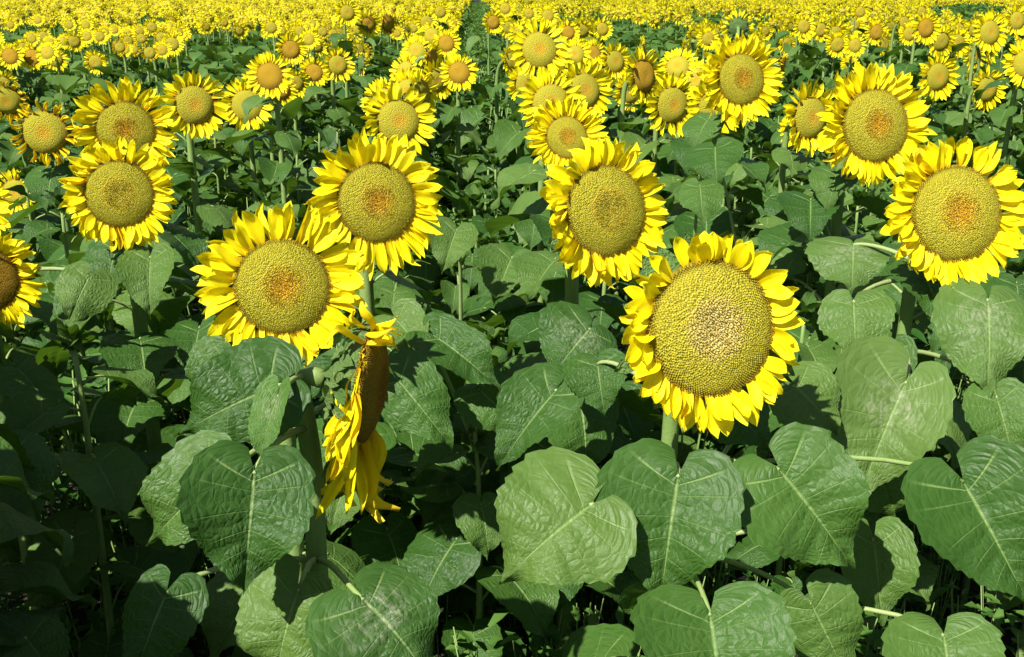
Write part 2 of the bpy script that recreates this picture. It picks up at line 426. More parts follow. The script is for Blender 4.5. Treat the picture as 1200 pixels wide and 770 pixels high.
# whole leaves standing off a stem: stem joint at the origin, blade out along +Y
WL = []
for k, p in enumerate(LV):
    rr = random.Random(200 + k)
    pl, ph = rr.uniform(.42, .62), rr.uniform(.12, .34)
    pts = bez((0, 0, 0), (0, pl * .5, ph * .9), (0, pl * .8, ph * 1.15), (0, pl, ph), 7)
    bm = Matrix.Translation((0, pl, ph)) @ Euler((R(rr.uniform(-38, -12)), R(rr.uniform(-10, 10)), R(rr.uniform(-15, 15)))).to_matrix().to_4x4()
    hi = MB(); hi.add_mesh(leaf_grid(100 + k, 6, 32, **p), bm)
    pe = MB(); pe.add(*tube(pts, [.022 - .008 * i / 7 for i in range(8)], 6))
    mid = MB(); mid.add_mesh(leaf_grid(100 + k, 3, 12, **p), bm); mid.add(*tube(pts[::2] + [pts[-1]], [.022, .019, .017, .015, .014], 4), mi=1)
    far = MB(); far.add_mesh(leaf_grid(100 + k, 1, 4, **p), bm)
    WL.append(dict(hi=hi.mesh('leaf', M_LEAF), pet=pe.mesh('petiole', M_PETIOLE), mid=mid.mesh('leaf', [M_LEAF, M_PETIOLE]), far=(far.v, far.f, far.uv)))

# ------------------------------------------------------------------ objects
def link(name, data, parent=None, mat=None):
    o = bpy.data.objects.new(name, data); COL.objects.link(o)
    if parent is not None: o.parent = parent
    if mat is not None: o.matrix_basis = mat
    return o
def thing(name, loc, label, cat, group=None, rotz=0.0, scale=1.0):
    o = bpy.data.objects.new(name, None); COL.objects.link(o)
    o.empty_display_size = .05; o.location = loc; o.rotation_euler = (0, 0, rotz); o.scale = (scale,) * 3
    o['label'] = label; o['category'] = cat
    if group: o['group'] = group
    return o

def ground_sheet():
    mb = MB(); n = 44
    xs = [-1500, -400, -120] + [-60 + 120 * i / n for i in range(n + 1)] + [120, 400, 1500]
    rr = random.Random(3)
    for y in xs:
        for x in xs:
            mb.v.append((x, y + 40, rr.uniform(-.05, .03) if abs(x) < 100 else 0)); mb.uv.append((0, 0))
    w = len(xs)
    for j in range(w - 1):
        for i in range(w - 1): mb.f.append((j * w + i, j * w + i + 1, (j + 1) * w + i + 1, (j + 1) * w + i)); mb.mi.append(0)
    o = link('ground', mb.mesh('ground', M_SOIL)); o['kind'] = 'structure'
ground_sheet()

GRP = 'sunflowers of the field'
class Plant: pass
PLANTS = []
def head_frame(c, yaw, tilt, roll=0.0):
    n = Vector((math.sin(R(yaw)) * math.cos(R(tilt)), -math.cos(R(yaw)) * math.cos(R(tilt)), math.sin(R(tilt))))
    x = Vector((0, 0, 1)).cross(n).normalized(); y = n.cross(x)
    return Matrix((x, y, n)).transposed() @ Matrix.Rotation(R(roll), 3, 'Z'), n

def make_stem(root, base, c, n, rd, r0=.016, seed=0, sides=9):
    rr = random.Random(seed)
    hb = c - n * rd * .55 * (1.6 if r0 > .0172 else 1)
    nh = Vector((n.x, n.y, 0)); nh = nh.normalized() if nh.length > .05 else Vector((0, -1, 0))
    zt = hb.z - .02
    wob = Vector((rr.uniform(-.02, .02), rr.uniform(-.02, .02), 0))
    lo = bez((0, 0, -.03), Vector((0, 0, zt * .35)) + wob, Vector((0, 0, zt * .6)) - wob, (0, 0, zt - .16), 7)
    hi = bez((0, 0, zt - .16), (0, 0, zt - .02), hb - base - n * .07 + Vector((0, 0, .02)), hb - base, 8)[1:]
    pts = lo + hi; k = len(pts)
    rad = [r0 * (1.15 - .35 * i / k) for i in range(k)]; rad[-1] = max(rd * .2, r0); rad[-2] = r0 * .95
    mb = MB(); mb.add(*tube(pts, rad, sides, .06))
    link('stem', mb.mesh('stem', M_STEM), root)
    return pts

def edge_petals(rr):
    """wilting petals of the head turned side-on: slack, hanging down along the rim (head frame: +Y up, +Z out of the disc)"""
    out = []
    for k in range(46):
        a = R(55 + 250 * (k + rr.uniform(-.4, .4)) / 46); rad = Vector((math.cos(a), math.sin(a), 0))
        dg = math.degrees(a)
        if dg < 118: y = Vector((rr.uniform(-.7, .1), rr.uniform(-.25, .4), rr.uniform(-.55, .75))); s = rr.uniform(.45, .75)
        elif dg < 230: y = Vector((rr.uniform(-.4, .0), -.85, rr.uniform(-.50, .06))); s = rr.uniform(.6, .95)
        else: y = Vector((rr.uniform(-.25, .2), -1, rr.uniform(-.35, .16))); s = rr.uniform(.95, 1.55)
        m = frame(y, rad * .8 + Vector((0, 0, rr.uniform(-.2, .5)))) @ Matrix.Rotation(rr.gauss(0, .35), 3, 'Y')
        out.append(Matrix.Translation(rad * .98 + Vector((0, 0, rr.uniform(-.10, .02)))) @ m.to_4x4() @ Matrix.Diagonal((rr.uniform(.62, .85), s, s * .8, 1)))
    return out
def edge_bracts(rr):
    out = []
    for row, (r, z, n) in enumerate(((.97, -.30, 24), (.88, -.40, 22), (.70, -.49, 18), (.45, -.56, 12))):
        for k in range(n):
            a = 2 * math.pi * (k + .5 * (row % 2) + rr.uniform(-.2, .2)) / n; rad = Vector((math.cos(a), math.sin(a), 0))
            y = rad * rr.uniform(.3, .9) + Vector((0, rr.uniform(-.45, .1), rr.uniform(-.1, .6)))
            s = rr.uniform(.22, .34)
            out.append(Matrix.Translation(rad * r + Vector((0, 0, z))) @ frame(y, rad + Vector((0, 0, -.5))).to_4x4() @ Matrix.Diagonal((s * 1.7, s, s, 1)))
    for k in range(9):
        a = R(rr.uniform(215, 290)); rad = Vector((math.cos(a), math.sin(a), 0))
        out.append(Matrix.Translation(rad * .95 + Vector((0, 0, -.2))) @ frame(Vector((rr.uniform(-.3, .1), -1, rr.uniform(-.5, 0))), rad).to_4x4() @ Matrix.Diagonal((.4, rr.uniform(.5, .85), .5, 1)))
    return out
def full_flower(root, base, c, H, rr, seed):
    """flower head with petals one by one"""
    Rm, n = head_frame(c, H['yaw'], H['tilt'], H.get('roll', 0))
    rd = H['rp'] * H['d'] / F if 'rp' in H else H['D'] * .5 * H['disc'] * 1.12
    m = Matrix.Translation(c - base) @ Rm.to_4x4() @ Matrix.Diagonal((rd * H.get('aw', 1), rd, rd * H.get('az', 1), 1))
    hd = link('flower_head', HEAD_PLAIN if H.get('edge_on') else HEAD_BACK[seed % 3], root, m)
    st = H.get('style', 'olive')
    sd = link('seed_disc', DISC_HI[st], hd)
    fl = link('floret', FLORETS[st][seed % 2], hd); fl['kind'] = 'stuff'
    down = (Rm.transposed() @ Vector((0, 0, -1)))
    kw = dict(H.get('petals', {})); old = kw.pop('old', 0.3 if H.get('edge_on') else 0.05)
    ln = H['pl'] * kw.pop('lf', 1.0)
    for pm in (edge_petals(rr) if H.get('edge_on') else petal_mats(rr, down, ln=ln, **kw)):
        lib = PETALS_OLD if rr.random() < old else PETALS
        link('petal', lib[rr.randrange(len(lib))], hd, pm)
    if H.get('edge_on'):
        for k, bm in enumerate(edge_bracts(rr)): link('bract', BRACTS[k % 5], hd, bm)
    return n, rd
def small_flower(root, base, c, H, rr, seed):
    Rm, n = head_frame(c, H['yaw'], H['tilt'], H.get('roll', 0))
    rd = H['rp'] * H['d'] / F if 'rp' in H else H['D'] * .5 * H['disc'] * 1.12
    m = Matrix.Translation(c - base) @ Rm.to_4x4() @ Matrix.Diagonal((rd, rd, rd, 1))
    hd = link('flower_head', HEAD_BACK[seed % 3], root, m)
    link('seed_disc', DISC_MID[H.get('style', 'olive')], hd)
    f = ((1 / H['disc'] - 1) / .66)
    pr = link('petal_ring', (RINGS_SPARSE if H.get('sparse') else RINGS)[seed % (2 if H.get('sparse') else 6)], hd, Matrix.Rotation(rr.uniform(-.15, .15), 4, 'Z'))
    pr['kind'] = 'stuff'
    return n, rd

def add_leaf(root, z, az, size, k, near, tilt=0.0, axis=None):
    w = WL[k % len(WL)]
    o = axis if axis is not None else Vector((0, 0, z))
    m = Matrix.Translation(o) @ Matrix.Rotation(az, 4, 'Z') @ Matrix.Rotation(tilt, 4, 'X') @ Matrix.Diagonal((size, size, size, 1))
    lf = link('leaf', w['hi' if near else 'mid'], root, m)
    if near: link('petiole', w['pet'], lf)

HERO_STEMS = []
def build_hero(i, H):
    rr = random.Random(500 + i)
    d = H['d'] = F * H['D'] / H['W']
    c = at(H['px'], H['py'], d)
    _, n = head_frame(c, H['yaw'], H['tilt'])
    nh = Vector((n.x, n.y, 0)).normalized()
    rd = H['D'] * .5 * H['disc']
    base = c - nh * (H.get('back', .10) + rd * .5); base.z = 0
    H['c'] = c; H['base'] = base
    root = thing('sunflower', base, H['label'], 'sunflower', GRP); H['root'] = root
    near = H['W'] >= 88
    (full_flower if near else small_flower)(root, base, c, H, rr, i)
    pts = make_stem(root, base, c, n, rd, H.get('r0', .017) if near else .014, i, 9 if near else 6)
    H['pts'] = [p + base for p in pts]
    nl = H.get('leaves', 16); z0, z1 = H.get('zl', (.40, c.z - H['D'] * .46 - .02))
    a0 = rr.uniform(0, 6.3)
    for k in range(nl):
        t = (k + .5) / nl; z = z0 + (z1 - z0) * t
        az = a0 + k * 2.4 + rr.uniform(-.3, .3)
        size = (.225 - .075 * abs(t - .45) * 1.6) * rr.uniform(.8, 1.15) * H.get('ls', 1)
        # the blade must not come up before the flower itself
        add_leaf(root, z, az, size, rr.randrange(6), d < 3.4, rr.uniform(-.15, .2))
    return root

HEROES = [
 dict(px=833, py=385, rp=82, pl=0.46, W=204, D=.300, disc=.71, yaw=11, tilt=14, style='pale', aw=.97, leaves=5, zl=(.3, .75), petals=dict(n1=34, n2=29, grav=.25, el=(8, 23), bottom=.25, gaps=((R(118), .14),), old=.06), nick='largest flower', label='largest sunflower with a pale speckled centre and a nick in its upper rim'),
 dict(px=710, py=247, rp=55, pl=0.62, W=152, D=.290, disc=.64, yaw=25, tilt=15, style='plain', petals=dict(n1=36, n2=31, grav=.22, bottom=.1, el=(6, 17)), nick='plain olive flower', label='round sunflower with an even olive disc, up and left of the largest flower'),
 dict(px=1120, py=250, rp=57, pl=0.64, W=160, D=.300, disc=.68, yaw=5, tilt=16, petals=dict(n1=36, n2=31, grav=.2, el=(6, 15)), nick='big flower by the right edge', label='big sunflower with an orange centre, beside the right edge on a bare thick stem'),
 dict(px=1025, py=147, rp=44, pl=0.74, W=122, D=.290, disc=.62, yaw=12, tilt=14, petals=dict(n1=38, n2=31, grav=.12, el=(2, 13)), nick='tall orange-eyed flower', label='tall sunflower with orange eye and dark lower disc rim, near the right edge'),
 dict(px=441, py=237, rp=48, pl=0.78, W=152, D=.290, disc=.545, yaw=20, tilt=14, petals=dict(n1=35, n2=29, grav=.3, el=(2, 14), spread=9, bottom=.12), nick='flower above the broken one', label='sunflower with olive disc and hanging petals, right of the spiky-topped flower'),
 dict(px=331, py=336, rp=57, pl=0.8, W=178, D=.285, disc=.53, yaw=16, tilt=16, leaves=7, zl=(.3, .9), petals=dict(n1=32, n2=26, grav=.22, el=(2, 13), bottom=-.15, wid=1.15), nick='spiky-topped flower', label='sunflower with spiky upright top petals, just behind the sideways drooping flower'),
 dict(px=432, py=452, rp=68, pl=.8, W=215, D=.300, disc=.56, yaw=82, tilt=-6, style='dark', leaves=3, zl=(.3, .7), back=.062, az=1.15, r0=.0173, edge_on=True, nick='sideways drooping flower', label='wilting sunflower turned sideways, its green bracts and brown disc edge showing'),
 dict(px=-20, py=328, rp=40, pl=0.75, W=142, D=.280, disc=.60, yaw=26, tilt=8, style='dark', leaves=8, petals=dict(n1=33, n2=27, grav=.3, el=(10, 23)), nick='flower cut by the left edge', label='sunflower half cut off by the left edge of the photo'),
 dict(px=-44, py=240, rp=33, pl=0.75, W=112, D=.270, disc=.6, yaw=15, tilt=6, leaves=9, petals=dict(n1=33, n2=25, grav=.3), nick='flower tips at the left edge', label='sunflower of which only petal tips show at the left edge, above the cut-off one'),
 dict(px=140, py=227, rp=40, pl=0.68, W=128, D=.265, disc=.515, yaw=14, tilt=9, style='plain', petals=dict(n1=36, n2=29, grav=.28, el=(4, 15), bottom=.05), nick='front flower of the left pair', label='front sunflower of the overlapping left pair, disc shaded along its lower right'),
 dict(px=147, py=152, rp=34, pl=0.85, W=108, D=.275, disc=.50, yaw=16, tilt=8, petals=dict(n1=32, n2=27, grav=.2), nick='rear flower of the left pair', label='rear sunflower of the overlapping left pair, its lower half hidden'),
 dict(px=52, py=155, W=74, D=.250, disc=.62, yaw=8, tilt=2, style='olive', sparse=True, nick='drooping flower with thin petals', label='drooping sunflower with thin sparse petals, left of the overlapping left pair'),
 dict(px=228, py=123, W=78, D=.250, disc=.54, yaw=28, tilt=10, nick='upright flower right of the left pair', label='upright sunflower with narrow oval disc, right of and above the left pair'),
 dict(px=289, py=123, W=50, D=.220, disc=.66, yaw=10, tilt=14, nick='pale flower by the brown-disced one', label='sunflower with broad pale olive disc, below left of the brown-disced one'),
 dict(px=316, py=89, W=58, D=.230, disc=.5, yaw=0, tilt=10, style='brown', nick='brown-disced flower', label='sunflower with small round brown disc in the clump left of centre'),
 dict(px=341, py=58, W=40, D=.220, disc=.5, yaw=22, tilt=12, style='brown', nick='topmost flower of the left clump', label='topmost orange-centred sunflower of the clump left of centre'),
 dict(px=368, py=85, W=33, D=.190, disc=.58, yaw=6, tilt=8, style='brown', nick='small brown-eyed flower', label='small brown-eyed sunflower, second from the right in the left clump'),
 dict(px=396, py=76, W=38, D=.205, disc=.56, yaw=26, tilt=12, nick='flower above the green bud', label='pale sunflower right above the green unopened bud'),
 dict(px=424, py=76, W=30, D=.190, disc=.6, yaw=118, tilt=-15, style='brown', sparse=True, nick='flower seen from behind', label='withered sunflower turned away with drooping petals, right of the green bud'),
 dict(px=467, py=142, W=78, D=.260, disc=.60, yaw=18, tilt=14, nick='flower behind the hanging petals', label='sunflower with yellow-brown disc directly above the hanging-petalled one'),
 dict(px=538, py=85, W=50, D=.235, disc=.48, yaw=4, tilt=14, style='brown', nick='neat round flower by the green lane', label='neat round sunflower with small brown disc, standing at the green lane'),
 dict(px=506, py=70, W=42, D=.225, disc=.55, yaw=62, tilt=-8, style='brown', nick='dark sideways head', label='sunflower with dark brown disc turned sideways, left of the neat round one'),
 dict(px=495, py=110, W=52, D=.235, disc=.58, yaw=58, tilt=6, nick='narrow olive head', label='sunflower with narrow olive disc turned right, below the dark sideways head'),
 dict(px=474, py=84, W=46, D=.235, disc=.52, yaw=-40, tilt=20, nick='bright petals left of the dark head', label='bright sunflower mostly petals, left of the dark sideways head'),
 dict(px=523, py=51, W=36, D=.225, disc=.5, yaw=5, tilt=12, style='brown', nick='orange head over the neat one', label='orange-disced sunflower just above the neat round one'),
 dict(px=664, py=161, rp=26, pl=1.0, W=108, D=.275, disc=.42, yaw=10, tilt=20, petals=dict(n1=35, n2=31, grav=.12, el=(6, 19)), nick='bright flower with orange middle', label='bright sunflower with orange middle, directly behind the plain olive one'),
 dict(px=646, py=121, W=84, D=.260, disc=.5, yaw=10, tilt=16, nick='half-hidden flower', label='half-hidden sunflower just above the bright one with the orange middle'),
 dict(px=685, py=106, W=70, D=.255, disc=.55, yaw=24, tilt=14, nick='oval-disced flower', label='sunflower with oval brownish disc, above and right of the bright orange-middled one'),
 dict(px=617, py=99, W=50, D=.235, disc=.55, yaw=20, tilt=12, nick='flower at the right lane edge', label='dense-petalled sunflower at the right edge of the green lane'),
 dict(px=632, py=58, W=66, D=.270, disc=.58, yaw=8, tilt=16, nick='flower behind a green bud', label='broad sunflower with a green bud standing before its disc'),
 dict(px=600, py=71, W=42, D=.225, disc=.5, yaw=48, tilt=10, nick='narrow flower right of the lane', label='sunflower with narrow orange disc turned right, beside the lane'),
 dict(px=666, py=38, W=30, D=.220, disc=.5, yaw=12, tilt=10, style='brown', nick='small dark-eyed flower', label='small dark-eyed sunflower, up right from the flower behind a bud'),
 dict(px=695, py=64, W=34, D=.215, disc=.58, yaw=20, tilt=10, style='brown', nick='small oval flower', label='small sunflower with oval tan disc, above the oval-disced larger one'),
 dict(px=721, py=72, W=42, D=.230, disc=.58, yaw=30, tilt=14, nick='greenish flower', label='sunflower with pale greenish disc, left of the brown oval one'),
 dict(px=755, py=89, W=56, D=.240, disc=.64, yaw=40, tilt=10, style='brown', nick='brown oval flower', label='sunflower with tall brown oval disc, left of and above the shaded olive one'),
 dict(px=788, py=123, W=58, D=.240, disc=.68, yaw=22, tilt=6, nick='shaded olive flower', label='sunflower with big olive disc, lower left of the twin-layered tall one'),
 dict(px=794, py=78, W=50, D=.235, disc=.5, yaw=-20, tilt=30, nick='petals left of the tall twin', label='sunflower seen mostly as upturned petals, left of the tall bright one'),
 dict(px=868, py=93, rp=31, pl=0.8, W=94, D=.270, disc=.58, yaw=16, tilt=14, petals=dict(n1=36, n2=31, grav=.12, el=(2, 13)), nick='tall bright flower', label='tall bright sunflower with a reddish bullseye, overlapping a second one'),
 dict(px=838, py=126, W=66, D=.245, disc=.6, yaw=14, tilt=8, nick='flower under the tall bright one', label='sunflower half hidden under the lower left of the tall bright one'),
 dict(px=950, py=138, W=78, D=.260, disc=.58, yaw=24, tilt=10, nick='flower behind the tall orange-eyed one', label='sunflower with a leaf across its disc, left of the tall orange-eyed one'),
 dict(px=917, py=77, W=28, D=.180, disc=.62, yaw=58, tilt=-6, style='brown', sparse=True, nick='dark nodding head', label='dark nodding sunflower right of the tall bright one'),
 dict(px=865, py=32, W=40, D=.235, disc=.5, yaw=168, tilt=10, nick='flower turned its back', label='sunflower showing its back above the tall bright one'),
 dict(px=1099, py=90, W=46, D=.225, disc=.64, yaw=14, tilt=4, style='olive', nick='dark-rimmed flower', label='sunflower with large brownish disc and short petals, upper right of the tall orange-eyed one'),
 dict(px=1157, py=104, W=42, D=.215, disc=.66, yaw=18, tilt=2, style='olive', nick='lone flower near the right edge', label='sunflower with large tan disc standing alone near the right edge'),
 dict(px=1160, py=38, W=36, D=.225, disc=.72, yaw=14, tilt=12, nick='big-disced small flower', label='small sunflower with very big disc in the upper right corner'),
 dict(px=1192, py=24, W=30, D=.22, disc=.66, yaw=14, tilt=12, nick='corner flower', label='small sunflower in the upper right corner cut by the edge'),
 dict(px=1204, py=74, W=52, D=.24, disc=.58, yaw=-10, tilt=12, nick='edge flower on a bare stem', label='sunflower cut by the right edge on a bare pale stem'),
 dict(px=1122, py=50, W=26, D=.20, disc=.7, yaw=14, tilt=6, nick='flower left of the big-disced one', label='small tan-disced sunflower left of the very big-disced one'),
 dict(px=1085, py=33, W=30, D=.215, disc=.68, yaw=12, tilt=6, style='brown', nick='brown flower in the right row', label='brownish sunflower in front of another in the upper right row'),
 dict(px=1060, py=27, W=26, D=.21, disc=.6, yaw=24, tilt=10, nick='oval flower in the right row', label='oval sunflower left of the brownish one in the upper right row'),
 dict(px=1027, py=38, W=22, D=.20, disc=.74, yaw=8, tilt=2, style='brown', nick='dull round flower', label='dull sunflower with hardly any petals in the upper right row'),
 dict(px=979, py=40, W=24, D=.205, disc=.74, yaw=18, tilt=6, nick='rightmost of three discs', label='rightmost of three small sunflowers side by side above the leaf-crossed one'),
 dict(px=962, py=35, W=22, D=.20, disc=.68, yaw=18, tilt=6, nick='middle of three discs', label='middle of three small sunflowers side by side above the leaf-crossed one'),
 dict(px=942, py=31, W=23, D=.20, disc=.64, yaw=10, tilt=8, nick='leftmost of three discs', label='leftmost of three small sunflowers side by side above the leaf-crossed one'),
 dict(px=12, py=66, W=30, D=.215, disc=.58, yaw=4, tilt=10, style='brown', nick='first of the left trio', label='leftmost of three sunflowers in a line near the left edge'),
 dict(px=38, py=67, W=29, D=.21, disc=.58, yaw=6, tilt=10, style='brown', nick='second of the left trio', label='middle of three sunflowers in a line near the left edge'),
 dict(px=65, py=70, W=25, D=.20, disc=.62, yaw=24, tilt=8, nick='third of the left trio', label='rightmost of three sunflowers in a line near the left edge'),
 dict(px=112, py=73, W=24, D=.195, disc=.66, yaw=-8, tilt=-4, nick='lone head by the weeds', label='lone small sunflower at the edge of the weedy patch'),
 dict(px=4, py=98, W=34, D=.22, disc=.5, yaw=30, tilt=6, nick='petals under the left trio', label='sunflower peeking from the left edge below the line of three'),
 dict(px=8, py=118, W=50, D=.235, disc=.62, yaw=4, tilt=-14, sparse=True, nick='faded head at the left edge', label='faded sunflower at the left edge, left of the thin-petalled drooping one'),
 dict(px=407, py=15, W=30, D=.235, disc=.55, yaw=20, tilt=8, nick='large head in the far clump', label='sunflower with tan disc at the left of the raised far clump'),
 dict(px=432, py=28, W=28, D=.225, disc=.6, yaw=30, tilt=-4, style='brown', nick='dark head in the far clump', label='dark sunflower in the middle of the raised far clump'),
 dict(px=455, py=28, W=27, D=.225, disc=.6, yaw=40, tilt=-10, style='brown', sparse=True, nick='drooping head in the far clump', label='drooping dark sunflower at the right of the raised far clump'),
 dict(px=269, py=168, W=40, D=.22, disc=.72, yaw=24, tilt=-35, style='brown', sparse=True, nick='nodding head in shade', label='brown sunflower nodding down in shade below the pale olive one'),
 dict(px=205, py=72, W=22, D=.19, disc=.6, yaw=70, tilt=0, nick='thin head above the upright one', label='narrow sunflower turned sideways above the upright oval one'),
 dict(px=610, py=40, W=34, D=0.23, disc=0.50, yaw=8, tilt=14, style='olive', auto='full pale sunflower'),
 dict(px=650, py=76, W=46, D=0.24, disc=0.52, yaw=12, tilt=12, style='olive', auto='plain yellow sunflower'),
 dict(px=706, py=34, W=26, D=0.21, disc=0.54, yaw=14, tilt=8, style='olive', auto='small plain sunflower'),
 dict(px=642, py=19, W=24, D=0.21, disc=0.56, yaw=6, tilt=10, style='olive', auto='tiny bright sunflower'),
 dict(px=578, py=26, W=26, D=0.22, disc=0.58, yaw=20, tilt=8, style='brown', auto='brown-eyed sunflower'),
 dict(px=592, py=10, W=20, D=0.21, disc=0.60, yaw=0, tilt=10, style='olive', auto='tiny pale sunflower'),
 dict(px=620, py=16, W=22, D=0.21, disc=0.50, yaw=4, tilt=8, style='olive', auto='little bright sunflower'),
 dict(px=674, py=64, W=38, D=0.225, disc=0.52, yaw=-8, tilt=16, style='olive', auto='upturned sunflower'),
 dict(px=622, py=84, W=44, D=0.235, disc=0.54, yaw=14, tilt=8, style='olive', auto='crowded sunflower'),
 dict(px=702, py=88, W=40, D=0.22, disc=0.56, yaw=6, tilt=12, style='olive', auto='squeezed sunflower'),
 dict(px=478, py=108, W=50, D=0.235, disc=0.58, yaw=-14, tilt=14, style='olive', auto='upturned bright sunflower'),
 dict(px=450, py=120, W=50, D=0.24, disc=0.60, yaw=-22, tilt=12, style='olive', auto='left-facing sunflower'),
 dict(px=500, py=26, W=28, D=0.22, disc=0.50, yaw=10, tilt=8, style='olive', auto='small round sunflower'),
 dict(px=516, py=14, W=24, D=0.215, disc=0.52, yaw=14, tilt=8, style='olive', auto='tiny round sunflower'),
 dict(px=506, py=42, W=32, D=0.225, disc=0.54, yaw=-12, tilt=14, style='olive', auto='left-turned sunflower'),
 dict(px=488, py=60, W=36, D=0.225, disc=0.56, yaw=-18, tilt=16, style='olive', auto='upturned small sunflower'),
 dict(px=512, py=94, W=44, D=0.235, disc=0.58, yaw=34, tilt=2, style='olive', auto='right-turned sunflower'),
 dict(px=302, py=104, W=42, D=0.21, disc=0.60, yaw=-12, tilt=10, style='olive', auto='tucked-in sunflower'),
 dict(px=330, py=106, W=40, D=0.21, disc=0.50, yaw=30, tilt=4, style='brown', auto='brown right-turned sunflower'),
 dict(px=346, py=98, W=36, D=0.2, disc=0.52, yaw=16, tilt=-6, style='olive', auto='nodding small sunflower'),
 dict(px=356, py=118, W=34, D=0.2, disc=0.54, yaw=44, tilt=-12, style='brown', auto='dark nodding small sunflower'),
 dict(px=770, py=104, W=44, D=0.23, disc=0.56, yaw=-14, tilt=14, style='olive', auto='half-hidden left-turned sunflower'),
 dict(px=815, py=94, W=46, D=0.235, disc=0.58, yaw=-20, tilt=18, style='olive', auto='upturned half-hidden sunflower'),
 dict(px=738, py=108, W=40, D=0.22, disc=0.60, yaw=20, tilt=6, style='olive', auto='small hidden sunflower'),
 dict(px=936, py=150, W=50, D=0.235, disc=0.50, yaw=-6, tilt=10, style='olive', auto='half-hidden lower sunflower'),
 dict(px=1100, py=60, W=24, D=0.2, disc=0.52, yaw=10, tilt=6, style='olive', auto='small tan sunflower'),
 dict(px=1140, py=88, W=22, D=0.19, disc=0.54, yaw=18, tilt=4, style='olive', auto='tiny tan sunflower'),
 dict(px=996, py=76, W=24, D=0.19, disc=0.56, yaw=12, tilt=20, style='olive', auto='tiny upturned sunflower'),
 dict(px=1008, py=14, W=20, D=0.2, disc=0.58, yaw=8, tilt=8, style='olive', auto='tiny far sunflower'),
 dict(px=1080, py=14, W=20, D=0.2, disc=0.60, yaw=16, tilt=8, style='olive', auto='tiny plain sunflower'),
 dict(px=18, py=226, W=58, D=0.25, disc=0.50, yaw=-4, tilt=10, style='olive', auto='edge half-hidden sunflower'),
 dict(px=26, py=180, W=40, D=0.22, disc=0.52, yaw=20, tilt=-8, style='brown', auto='brown nodding edge sunflower'),
 dict(px=-150, py=470, rp=66, pl=0.7, W=225, D=.31, disc=.6, yaw=18, tilt=10, leaves=12, nick='near flower outside the left edge', label='near sunflower just outside the left edge of the photo'),
 dict(px=-210, py=600, rp=75, pl=0.7, W=260, D=.31, disc=.6, yaw=12, tilt=10, leaves=12, nick='nearest flower outside the left edge', label='nearest sunflower outside the lower left edge of the photo'),
]
def compass(dx, dy):
    a = math.degrees(math.atan2(-dy, dx)) % 360
    return ['right of', 'above and right of', 'above', 'above and left of', 'left of', 'below and left of', 'below', 'below and right of'][int((a + 22.5) // 45) % 8]
MAIN = [H for H in HEROES if 'nick' in H]
used = {}
for H in HEROES:
    if 'auto' in H:
        Q = min(MAIN, key=lambda h: (h['px'] - H['px']) ** 2 + (h['py'] - H['py']) ** 2)
        H['label'] = f"{H['auto']} {compass(H['px'] - Q['px'], H['py'] - Q['py'])} the {Q['nick']}"
for i, H in enumerate(HEROES): build_hero(i, H)

